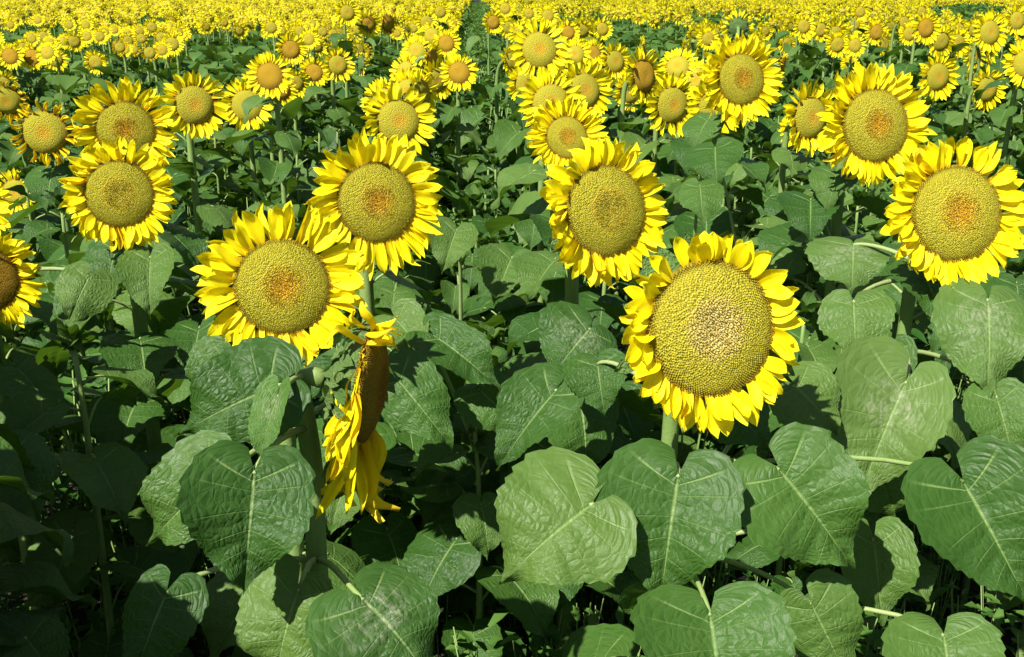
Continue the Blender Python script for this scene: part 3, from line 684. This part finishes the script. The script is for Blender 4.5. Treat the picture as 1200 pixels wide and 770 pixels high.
# base pixel, tip pixel, width in pixels, depth at the base, how much nearer the tip is, roll about the midrib, blade shape, finish
LEAVES = [
 (795, 556, 772, 704, 178, 1.74, .06, 0, 0, 0), (694, 590, 588, 668, 185, 1.70, .08, -8, 1, 0), (912, 548, 1008, 662, 165, 1.78, .05, 6, 0, 0),
 (1062, 447, 1003, 582, 138, 2.15, .06, 0, 5, 1), (1128, 562, 1212, 706, 165, 1.95, .10, 6, 2, 0), (1168, 464, 1192, 542, 84, 2.10, .06, 0, 0, 0),
 (1158, 350, 1166, 447, 118, 2.20, .14, -8, 4, 1), (1024, 630, 1036, 730, 96, 2.0, .06, 0, 2, 0), (832, 718, 852, 850, 190, 1.62, .10, 0, 2, 0),
 (1106, 742, 1122, 850, 140, 1.82, .10, 0, 0, 0), (950, 706, 1000, 806, 105, 1.80, .02, 12, 4, 0), (298, 552, 286, 692, 160, 1.50, .05, -6, 0, 0),
 (258, 556, 156, 640, 124, 1.535, .03, -10, 1, 0),
 (328, 450, 200, 502, 130, 1.62, .06, -14, 1, 0), (326, 462, 296, 536, 54, 1.56, .05, 26, 2, 2), (196, 692, 148, 800, 98, 1.60, .05, 4, 4, 0),
 (350, 690, 306, 812, 132, 1.58, .04, 8, 1, 0), (424, 700, 520, 790, 170, 1.53, .06, -6, 1, 1), (462, 440, 530, 520, 90, 2.10, .05, 10, 4, 0),
 (508, 392, 588, 446, 78, 2.25, .05, -6, 0, 0), (652, 456, 578, 540, 92, 2.15, .06, 8, 0, 0), (692, 384, 652, 428, 108, 2.30, .09, -10, 4, 1),
 (1000, 352, 1003, 414, 92, 2.30, .08, 4, 4, 0), (1000, 285, 1000, 322, 100, 2.55, .12, 0, 4, 1), (8, 528, 48, 600, 96, 1.95, .05, -10, 0, 0),
 (950, 232, 950, 272, 74, 3.0, .12, 0, 0, 0), (820, 216, 824, 252, 56, 3.0, .12, 0, 4, 0), (838, 172, 838, 200, 74, 3.3, .15, 8, 1, 0),
 (176, 300, 172, 362, 66, 2.5, .10, 10, 0, 0), (105, 322, 80, 372, 70, 2.4, .08, -8, 4, 0), (462, 372, 500, 412, 72, 2.3, .06, 0, 5, 0),
 (268, 420, 232, 474, 84, 2.03, .02, -8, 1, 0), (700, 424, 706, 480, 80, 2.15, .06, 10, 0, 0), (930, 450, 985, 500, 96, 2.1, .06, 0, 4, 0),
 (600, 300, 580, 345, 70, 2.7, .10, 0, 0, 0), (655, 305, 640, 350, 66, 2.6, .10, 10, 4, 0), (535, 268, 520, 310, 62, 2.7, .1, -6, 0, 0),
 (1020, 540, 1060, 610, 80, 2.2, .04, 0, 1, 0), (560, 455, 610, 500, 76, 2.3, .06, 10, 3, 0),
 (30, 745, 70, 800, 90, 1.75, .04, 0, 3, 0),
 (850, 470, 905, 520, 90, 2.0, .05, 0, 4, 0),
]
# ------------------------------------------------------------------ plants without an open flower between them
taken = [Vector((H['base'].x, H['base'].y)) for H in HEROES]
heads = [(H['px'], H['py'], H['W'] * .5, H['d']) for H in HEROES]
LEAFY = []
rr = random.Random(77)
for r_ in range(-9, 10):
    X0 = -.30 + .62 * r_
    Y = 1.35 + rr.uniform(0, .3)
    while Y < 8.2:
        x, y = X0 + rr.uniform(-.07, .07), Y + rr.uniform(-.06, .06)
        Y += .31 + .012 * Y
        if abs(x) > .52 * (y + .5) + .15: continue
        if any((Vector((x, y)) - t).length < .24 for t in taken): continue
        if y < 2.0 and x < .75: continue
        LEAFY.append((x, y))
LANE = []
Y = 2.25
while Y < 8: LANE.append((rr.uniform(-.08, .10), Y)); Y += .27
LEAFY += LANE
# plants close to the camera, below the frame, added to shade the lower leaves
LOW = [(-.95, .72), (-.62, .60), (-.30, .66), (.02, .52), (.32, .66), (.62, .58), (.95, .78), (-.78, .95), (-1.1, 1.15), (.5, .30), (-.3, .32), (0.1, .95), (.85, 1.02), (-.45, .98)]
# a few plants standing just outside the frame on the left, whose shade falls into it
TALL = [(-1.02, .95), (-1.06, 1.25), (-1.08, 1.52), (-1.22, 1.85), (-1.35, 2.15), (-.92, .70), (-.90, 1.08), (-1.0, 1.40), (-1.18, 1.62), (-.80, .86)]
LEAFY = [p for p in LEAFY if not (-.95 < p[0] < -.4 and p[1] < 2.1) and not (.45 < p[0] < 1.25 and p[1] < 2.3)]
LEAFY += TALL
for L in LEAVES:
    p = at(L[0], L[1], L[5])
    near_ = min(min((Vector((q.x, q.y)) - Vector((p.x, p.y))).length for H in HEROES for q in H['pts']), min((Vector(q) - Vector((p.x, p.y))).length for q in LEAFY))
    if near_ > (.36 if L[5] < 2.4 else .2): LEAFY.append((p.x + .02, p.y + .14))
LEAFY = [p for p in LEAFY if p in TALL or not (p[1] < 2.4 and 1000 < pix(Vector((p[0], p[1], 1.1)))[0] < 1190)]
def leafy_template(seed, near):
    rr = random.Random(900 + seed); h = rr.uniform(1.05, 1.25); parts = []
    n = 15; a0 = rr.uniform(0, 6.3)
    mb = MB(); pts = bez((0, 0, -.03), (.02, 0, h * .4), (-.02, .02, h * .7), (0, 0, h), 8)
    mb.add(*tube(pts, [.013 - .0009 * i for i in range(9)], 6))
    parts.append(('stem', mb.mesh('stem', M_STEM), Matrix.Identity(4), None))
    for k in range(n):
        t = (k + .5) / n; size = (.225 - .12 * abs(t - .5) * 1.5) * rr.uniform(.75, 1.15)
        w = WL[rr.randrange(6)]
        m = Matrix.Translation((0, 0, .3 + (h - .34) * t)) @ Matrix.Rotation(a0 + 2.4 * k, 4, 'Z') @ Matrix.Rotation(rr.uniform(-.1, .25) + .35 * max(0, t - .75), 4, 'X') @ Matrix.Diagonal((size,) * 3 + (1,))
        parts.append(('leaf', w['hi' if near else 'mid'], m, w['pet'] if near else None))
    for k in range(5):
        m = Matrix.Translation((0, 0, h - .02)) @ Matrix.Rotation(k * 1.26, 4, 'Z') @ Matrix.Rotation(R(rr.uniform(35, 65)), 4, 'X') @ Matrix.Diagonal((.05, .09, .07, 1))
        parts.append(('leaf', BLADES[k % 6], m, None))
    return parts
TL = [leafy_template(k, k < 4) for k in range(9)]
def stamp(parts, root):
    last = None
    for nm, me, m, pet in parts:
        o = link(nm, me, root, m)
        if pet: link('petiole', pet, o)
ORD = ['', 'second ', 'third ', 'fourth ', 'fifth ', 'sixth ', 'seventh ', 'eighth ', 'ninth ', 'tenth ', 'eleventh ', 'twelfth ']
def place_label(p, noun):
    q = pix(p)
    H = min(MAIN, key=lambda h: (h['px'] - q[0]) ** 2 + (h['py'] - q[1]) ** 2)
    w = compass(q[0] - H['px'], q[1] - H['py'])
    key = (noun, w, H['nick']); c = used.get(key, 0); used[key] = c + 1
    o = ORD[min(c, 11)]
    t = f"{o}{noun} {w} the {H['nick']}".strip()
    return t if len(t.split()) <= 16 else t.replace(' sunflower,', ' bloom').replace('above and ', 'upper ').replace('below and ', 'lower ')
STEMS = [(H['root'], Matrix.Translation(H['base']), H['pts']) for H in HEROES]
order = sorted(LEAFY + LOW, key=lambda p: p[0] ** 2 + p[1] ** 2)
for k, (x, y) in enumerate(order):
    near = y < 3.2
    hz = rr.uniform(.92, 1.06)
    if (x, y) in TALL: hz = 1.32
    if (x, y) in LANE: hz = rr.uniform(.84, .98)
    if (x, y) in LOW: hz = (.86 if y < .8 else .74) * rr.uniform(.97, 1.03)
    lab = place_label(Vector((x, y, 1.15)), 'flowerless leafy plant') if pix(Vector((x, y, 1.1))) else 'flowerless leafy plant below the lower edge of the photo'
    root = thing('young_sunflower', (x, y, 0), lab, 'plant', 'flowerless sunflower plants between the blooms', rr.uniform(0, 6.3), hz)
    stamp(TL[k % 4 if near else 4 + k % 5], root)
    STEMS.append((root, Matrix.Translation((x, y, 0)) @ Matrix.Rotation(root.rotation_euler.z, 4, 'Z') @ Matrix.Scale(hz, 4), [Vector((x, y, z * hz)) for z in (.4, .55, .7, .85, 1.0)]))
for (x, y) in LEAFY: taken.append(Vector((x, y)))

# ------------------------------------------------------------------ the large leaves of the near plants
# base pixel, tip pixel, width in pixels, depth at the base, how much nearer the tip is, roll about the midrib, blade shape, finish
def hero_leaf(k, L):
    bx, by, tx, ty, wpx, d, dd, roll, shp, fin = L
    p0, p1 = at(bx, by, d), at(tx, ty, d - dd)
    y = (p1 - p0); ln = y.length * 1.05
    tocam = (CAM - p0).normalized()
    fr = frame(y, tocam * .75 + Vector((0, 0, .55))) @ Matrix.Rotation(R(roll), 3, 'Y')
    wm = wpx * d / F / 1.0
    W = Matrix.Translation(p0) @ fr.to_4x4() @ Matrix.Diagonal((wm, ln, (wm + ln) * .5, 1))
    best = None
    for rt, rm, qs in STEMS:
        for q in qs:
            if q.z < .25: continue
            h = (Vector((q.x, q.y)) - Vector((p0.x, p0.y))).length
            sc = h + abs(q.z - (p0.z - .02)) * .6 + max(0, q.z - p0.z + .01) * 2.5 + (.12 if (q - CAM).dot(FWD) < d - .05 else 0)
            if best is None or sc < best[0]: best = (sc, rt, rm, q)
    _, rt, rm, q = best
    lib = (BLADES, BLADES_DUST, BLADES_PALE)[fin]
    lf = link('leaf', lib[shp % len(lib)], rt, rm.inverted() @ W)
    inv = W.inverted()
    yd = y.normalized()
    mid = (q + p0) * .5
    span = (q - p0).length
    pts = bez(q, q * .6 + p0 * .4 + Vector((0, 0, .10 * span)), p0 - yd * .12 * span + (q - p0) * .15, p0 + yd * .004 - fr.col[2] * .003, 9)
    mb = MB(); vs, fs, us = tube(pts, [.0062 - .0022 * i / 9 for i in range(10)], 7)
    mb.add([inv @ p for p in vs], fs, us)
    link('petiole', mb.mesh('petiole', M_PETIOLE), lf)
for k, L in enumerate(LEAVES): hero_leaf(k, L)

# ------------------------------------------------------------------ the rows behind: the nearest as plants of their own, the rest as one mass
def zone(px, py, d):
    """true where the photograph shows a leafy gap in the rows"""
    for cx, cy, ax, ay in ((85, 100, 62, 30), (275, 62, 75, 26), (566, 75, 26, 75), (745, 40, 52, 15), (1050, 66, 90, 13), (850, 24, 45, 9), (452, 52, 30, 14), (335, 70, 40, 22), (30, 35, 60, 6), (180, 24, 25, 5), (1135, 10, 52, 8), (115, 66, 55, 9), (700, 22, 40, 6)):
        if ((px - cx) / ax) ** 2 + ((py - cy) / ay) ** 2 < 1: return True
    return False
CAND = []
def bloom_chance(x, y, r_):
    g_ = .5 + .5 * math.sin(.42 * y + 2.1 * math.sin(r_ * 1.7) + .9 * math.sin(.13 * y + r_ * .31))
    h_ = .5 + .5 * math.sin(.19 * y + .23 * x + 1.3) * math.cos(.11 * y - .17 * x)
    base = .50 if x < -.02 * y else .34
    return base + .5 * g_ * h_ + .12 * (y > 40)
rf = random.Random(5)
for r_ in range(-85, 86):
    X0 = -.30 + .62 * r_ + {0: -.11, 1: .11}.get(r_, 0)
    Y = 5.6 + rf.uniform(0, .3)
    if abs(X0) > 2.2: Y = 1.1 + rf.uniform(0, .3)
    while Y < 88:
        x, y = X0 + rf.gauss(0, .07), Y + rf.uniform(-.08, .08)
        Y += (.21 if X0 < 0 else .29) if Y < 30 else .36
        if abs(x) > .75 * y + 4: continue
        hz = 1.45 + rf.gauss(0, .06)
        q = pix(Vector((x, y, hz)))
        if q is None: continue
        px, py, d = q
        aside = not (-330 / d < px < 1200 + 330 / d) and d > .7
        if py > 66 and not aside: continue
        if any((px - a) ** 2 + (py - b) ** 2 < (w * .62) ** 2 for a, b, w, _ in heads): continue
        if any((Vector((x, y)) - t).length < .2 for t in taken if abs(t.y - y) < .3): continue
        z = False if aside else zone(px, py, d)
        if r_ in (0, 1) and abs(x - .01) < .36: continue
        if z and rf.random() < .985:
            CAND.append((d, x, y, hz, False)); continue
        CAND.append((d, x, y, hz, rf.random() < bloom_chance(x, y, r_)))
CAND.sort()
NEARN = max(0, 290 - len(HEROES))
bl = [c for c in CAND if c[4] and -20 < pix(Vector((c[1], c[2], c[3])))[0] < 1220]
IND = bl[:NEARN]; ind = set(IND)
REST = [c for c in CAND if c not in ind]

def mid_template(seed, small):
    """a mid-distance flower: parts of a plant of head height 1"""
    rr = random.Random(3000 + seed)
    D = rr.uniform(.145, .19) if small else rr.uniform(.20, .25); disc = rr.choice([.56, .6, .64, .68] if small else [.56, .6, .64, .68, .72]); st = rr.choice(['olive', 'olive', 'plain', 'brown', 'olive', 'plain'])
    yaw, tilt = rr.gauss(16, 18), rr.gauss(6, 11)
    c = Vector((0, -.12, 1.45)); Rm, n = head_frame(c, yaw, tilt)
    rd = D * .5 * disc; parts = []
    hm = Matrix.Translation(c) @ Rm.to_4x4() @ Matrix.Diagonal((rd, rd, rd, 1))
    hb = c - n * rd * .55
    mb = MB(); pts = bez((0, 0, -.03), (.02, 0, .5), (-.02, 0, .9), (0, 0, 1.28), 4) + bez((0, 0, 1.28), (0, 0, 1.42), hb - n * .07 + Vector((0, 0, .02)), hb, 4)[1:]
    mb.add(*tube(pts, [.015] * 4 + [.012] * 4 + [rd * .22], 6))
    leaves = []
    a0 = rr.uniform(0, 6.3)
    for k in range(12):
        t = (k + .5) / 12; size = (.205 - .105 * abs(t - .45) * 1.6) * rr.uniform(.8, 1.15)
        leaves.append((rr.randrange(6), Matrix.Translation((0, 0, .45 + .83 * t)) @ Matrix.Rotation(a0 + 2.4 * k, 4, 'Z') @ Matrix.Rotation(rr.uniform(-.1, .2), 4, 'X') @ Matrix.Diagonal((size,) * 3 + (1,))))
    return dict(stem=mb.mesh('stem', M_STEM), hm=hm, leaves=leaves, st=st, disc=disc, seed=seed, D=D, yaw=yaw, tilt=tilt, pts=pts, rd=rd, sparse=rr.random() < .12)
TM = [mid_template(k, k < 8) for k in range(16)]
def pick_kind(x, y): return rf.randrange(8) if x + rf.gauss(0, .04 * y) < -.02 * y else 8 + rf.randrange(8)
def word_for(T):
    a = 'tiny' if T['D'] < .165 else 'small' if T['D'] < .2 else 'fair-sized' if T['D'] < .225 else 'broad'
    b = 'brown-disced' if T['st'] == 'brown' else 'olive-disced'
    c = ', nodding,' if T['tilt'] < -4 else ', turned right,' if T['yaw'] > 30 else ', turned left,' if T['yaw'] < -2 else ''
    return f'{a} {b} sunflower{c}'
for k, (d, x, y, hz, _) in enumerate(IND):
    T = TM[pick_kind(x, y)]
    s = hz / 1.45
    root = thing('sunflower', (x, y, 0), place_label(Vector((x, y, hz)), word_for(T)), 'sunflower', GRP, rf.gauss(0, .12), s)
    link('stem', T['stem'], root)
    for w, m in T['leaves']: link('leaf', WL[w]['mid'], root, m)
    hd = link('flower_head', HEAD_PLAIN, root, T['hm'])
    link('seed_disc', DISC_MID[T['st']], hd)
    o = link('petal_ring', (RINGS_SPARSE if T['sparse'] else RINGS)[T['seed'] % (2 if T['sparse'] else 6)], hd); o['kind'] = 'stuff'

def far_mesh(T, flower=True):
    rr = random.Random(T['seed'] + 50); mb = MB()
    if flower:
        mb.add(*tube(T['pts'][::2], [.015, .013, .012, .011, .015], 4), mi=3)
        vs, fs, us = DISC_FAR; mb.add_mesh((vs, fs, us), T['hm'], 1)
        for m in petal_mats(rr, Vector((0, -.97, -.24)), 13, 8, .85, wid=1.0): mb.add_mesh(PETAL_FAR[rr.randrange(2)], T['hm'] @ m, 2)
    for w, m in T['leaves'][2:]:
        sc = Matrix.Identity(4)
        if not flower: sc = Matrix.Diagonal((1.15, 1.15, 1.0, 1))
        mb.add_mesh(WL[w]['far'], sc @ m, 0)
    return mb.mesh('far_sunflower', [M_LEAF_FAR, M_DISC[T['st']], M_PETAL, M_STEM])
def scatter(name, label, cat, sources, pts):
    """ONE object: a point per plant, a plant set on each point by geometry nodes"""
    lib = bpy.data.collections.new(name + '_kinds')
    for k, me in enumerate(sources):
        o = bpy.data.objects.new(f'{name}_kind', me); lib.objects.link(o)
    me = bpy.data.meshes.new(name); me.from_pydata([p[0] for p in pts], [], [])
    a = me.attributes.new('turn', 'FLOAT_VECTOR', 'POINT'); a.data.foreach_set('vector', np.array([p[1] for p in pts], dtype=np.float32).ravel())
    a = me.attributes.new('size', 'FLOAT', 'POINT'); a.data.foreach_set('value', np.array([p[2] for p in pts], dtype=np.float32))
    a = me.attributes.new('pick', 'INT', 'POINT'); a.data.foreach_set('value', np.array([p[3] for p in pts], dtype=np.int32))
    o = link(name, me); o['kind'] = 'stuff'; o['label'] = label; o['category'] = cat
    ng = bpy.data.node_groups.new(name, 'GeometryNodeTree')
    ng.interface.new_socket('Geometry', in_out='INPUT', socket_type='NodeSocketGeometry')
    ng.interface.new_socket('Geometry', in_out='OUTPUT', socket_type='NodeSocketGeometry')
    N = ng.nodes; gi, go = N.new('NodeGroupInput'), N.new('NodeGroupOutput')
    ci = N.new('GeometryNodeCollectionInfo'); ci.inputs['Collection'].default_value = lib; ci.inputs['Separate Children'].default_value = True; ci.inputs['Reset Children'].default_value = True
    ip = N.new('GeometryNodeInstanceOnPoints'); ip.inputs['Pick Instance'].default_value = True
    def attr(nm, t):
        x = N.new('GeometryNodeInputNamedAttribute'); x.data_type = t; x.inputs['Name'].default_value = nm
        return next(s for s in x.outputs if s.enabled and s.name == 'Attribute')
    L = ng.links
    L.new(gi.outputs[0], ip.inputs['Points']); L.new(ci.outputs[0], ip.inputs['Instance'])
    L.new(attr('pick', 'INT'), ip.inputs['Instance Index']); L.new(attr('turn', 'FLOAT_VECTOR'), ip.inputs['Rotation']); L.new(attr('size', 'FLOAT'), ip.inputs['Scale'])
    L.new(ip.outputs[0], go.inputs[0])
    md = o.modifiers.new('scatter', 'NODES'); md.node_group = ng
    return o
FAR = [far_mesh(T) for T in TM] + [far_mesh(T, False) for T in TM[:5]]
pts = []
for d, x, y, hz, bloom in REST:
    pts.append(((x, y, 0), (0, 0, rf.gauss(0, .15) if bloom else rf.uniform(0, 6.3)), hz / 1.45 * (1 if bloom else 1.04), pick_kind(x, y) if bloom else 16 + rf.randrange(5)))
scatter('sunflower_field', 'dense yellow sunflower rows running on to the far edge of the field', 'sunflowers', FAR, pts)

# ------------------------------------------------------------------ weeds between the rows
def sprig(seed):
    rr = random.Random(seed); mb = MB()
    for k in range(26):
        a = rr.uniform(0, 6.3); z = rr.uniform(.15, 1.0); r = rr.uniform(.02, .16) * (1.15 - z * .5)
        ln = rr.uniform(.06, .13); el = R(rr.uniform(-25, 50))
        y = Vector((math.cos(a) * math.cos(el), math.sin(a) * math.cos(el), math.sin(el)))
        m = Matrix.Translation((math.cos(a) * r, math.sin(a) * r, z)) @ frame(y, Vector((0, 0, 1))).to_4x4() @ Matrix.Diagonal((ln * 1.1, ln, ln, 1))
        mb.add_mesh(petal_grid(seed * 50 + k, 1, 2, curl=-.5, width=.42, cup=.3), m)
    for k in range(3):
        a = rr.uniform(0, 6.3); mb.add(*tube([(0, 0, 0), (math.cos(a) * .05, math.sin(a) * .05, .5), (math.cos(a) * .12, math.sin(a) * .12, .95)], [.006, .005, .003], 3), mi=1)
    return mb.mesh('weed', [M_WEED, M_STEM])
wp = []
rw = random.Random(9)
for r_ in range(-30, 31):
    for k in range(1500 if r_ == 0 else 700):
        X0 = .01 + .62 * r_
        y = (4.5 if r_ == 0 else 2.6) + 32 * rw.random() ** 1.3; x = X0 + rw.gauss(0, .12)
        if abs(x) > .54 * y + .4: continue
        q = pix(Vector((x, y, .95)))
        z = zone(*q) or zone(q[0], q[1] - 14, q[2])
        if not z and rw.random() > (1.0 if abs(r_) < 1 else .12): continue
        wp.append(((x, y, 0), (0, 0, rw.uniform(0, 6.3)), rw.uniform(.7, 1.12) * (1.05 if z else .85), rw.randrange(4)))
for k in range(1800):      # the lane stays weedy as far as one sees down it
    y = 7 + 60 * rw.random() ** 1.2; wp.append(((.01 + rw.gauss(0, .15), y, 0), (0, 0, rw.uniform(0, 6.3)), rw.uniform(.9, 1.25), rw.randrange(4)))
for k in range(1500):      # low weeds on the ground under the nearest plants
    y = .9 + 4.2 * rw.random(); x = rw.uniform(-1, 1) * (.55 * y + 1.4)
    wp.append(((x, y, 0), (0, 0, rw.uniform(0, 6.3)), rw.uniform(.28, .55), rw.randrange(4)))
scatter('undergrowth', 'fine leafy weeds growing between the sunflower rows', 'weeds', [sprig(k) for k in range(4)], wp)
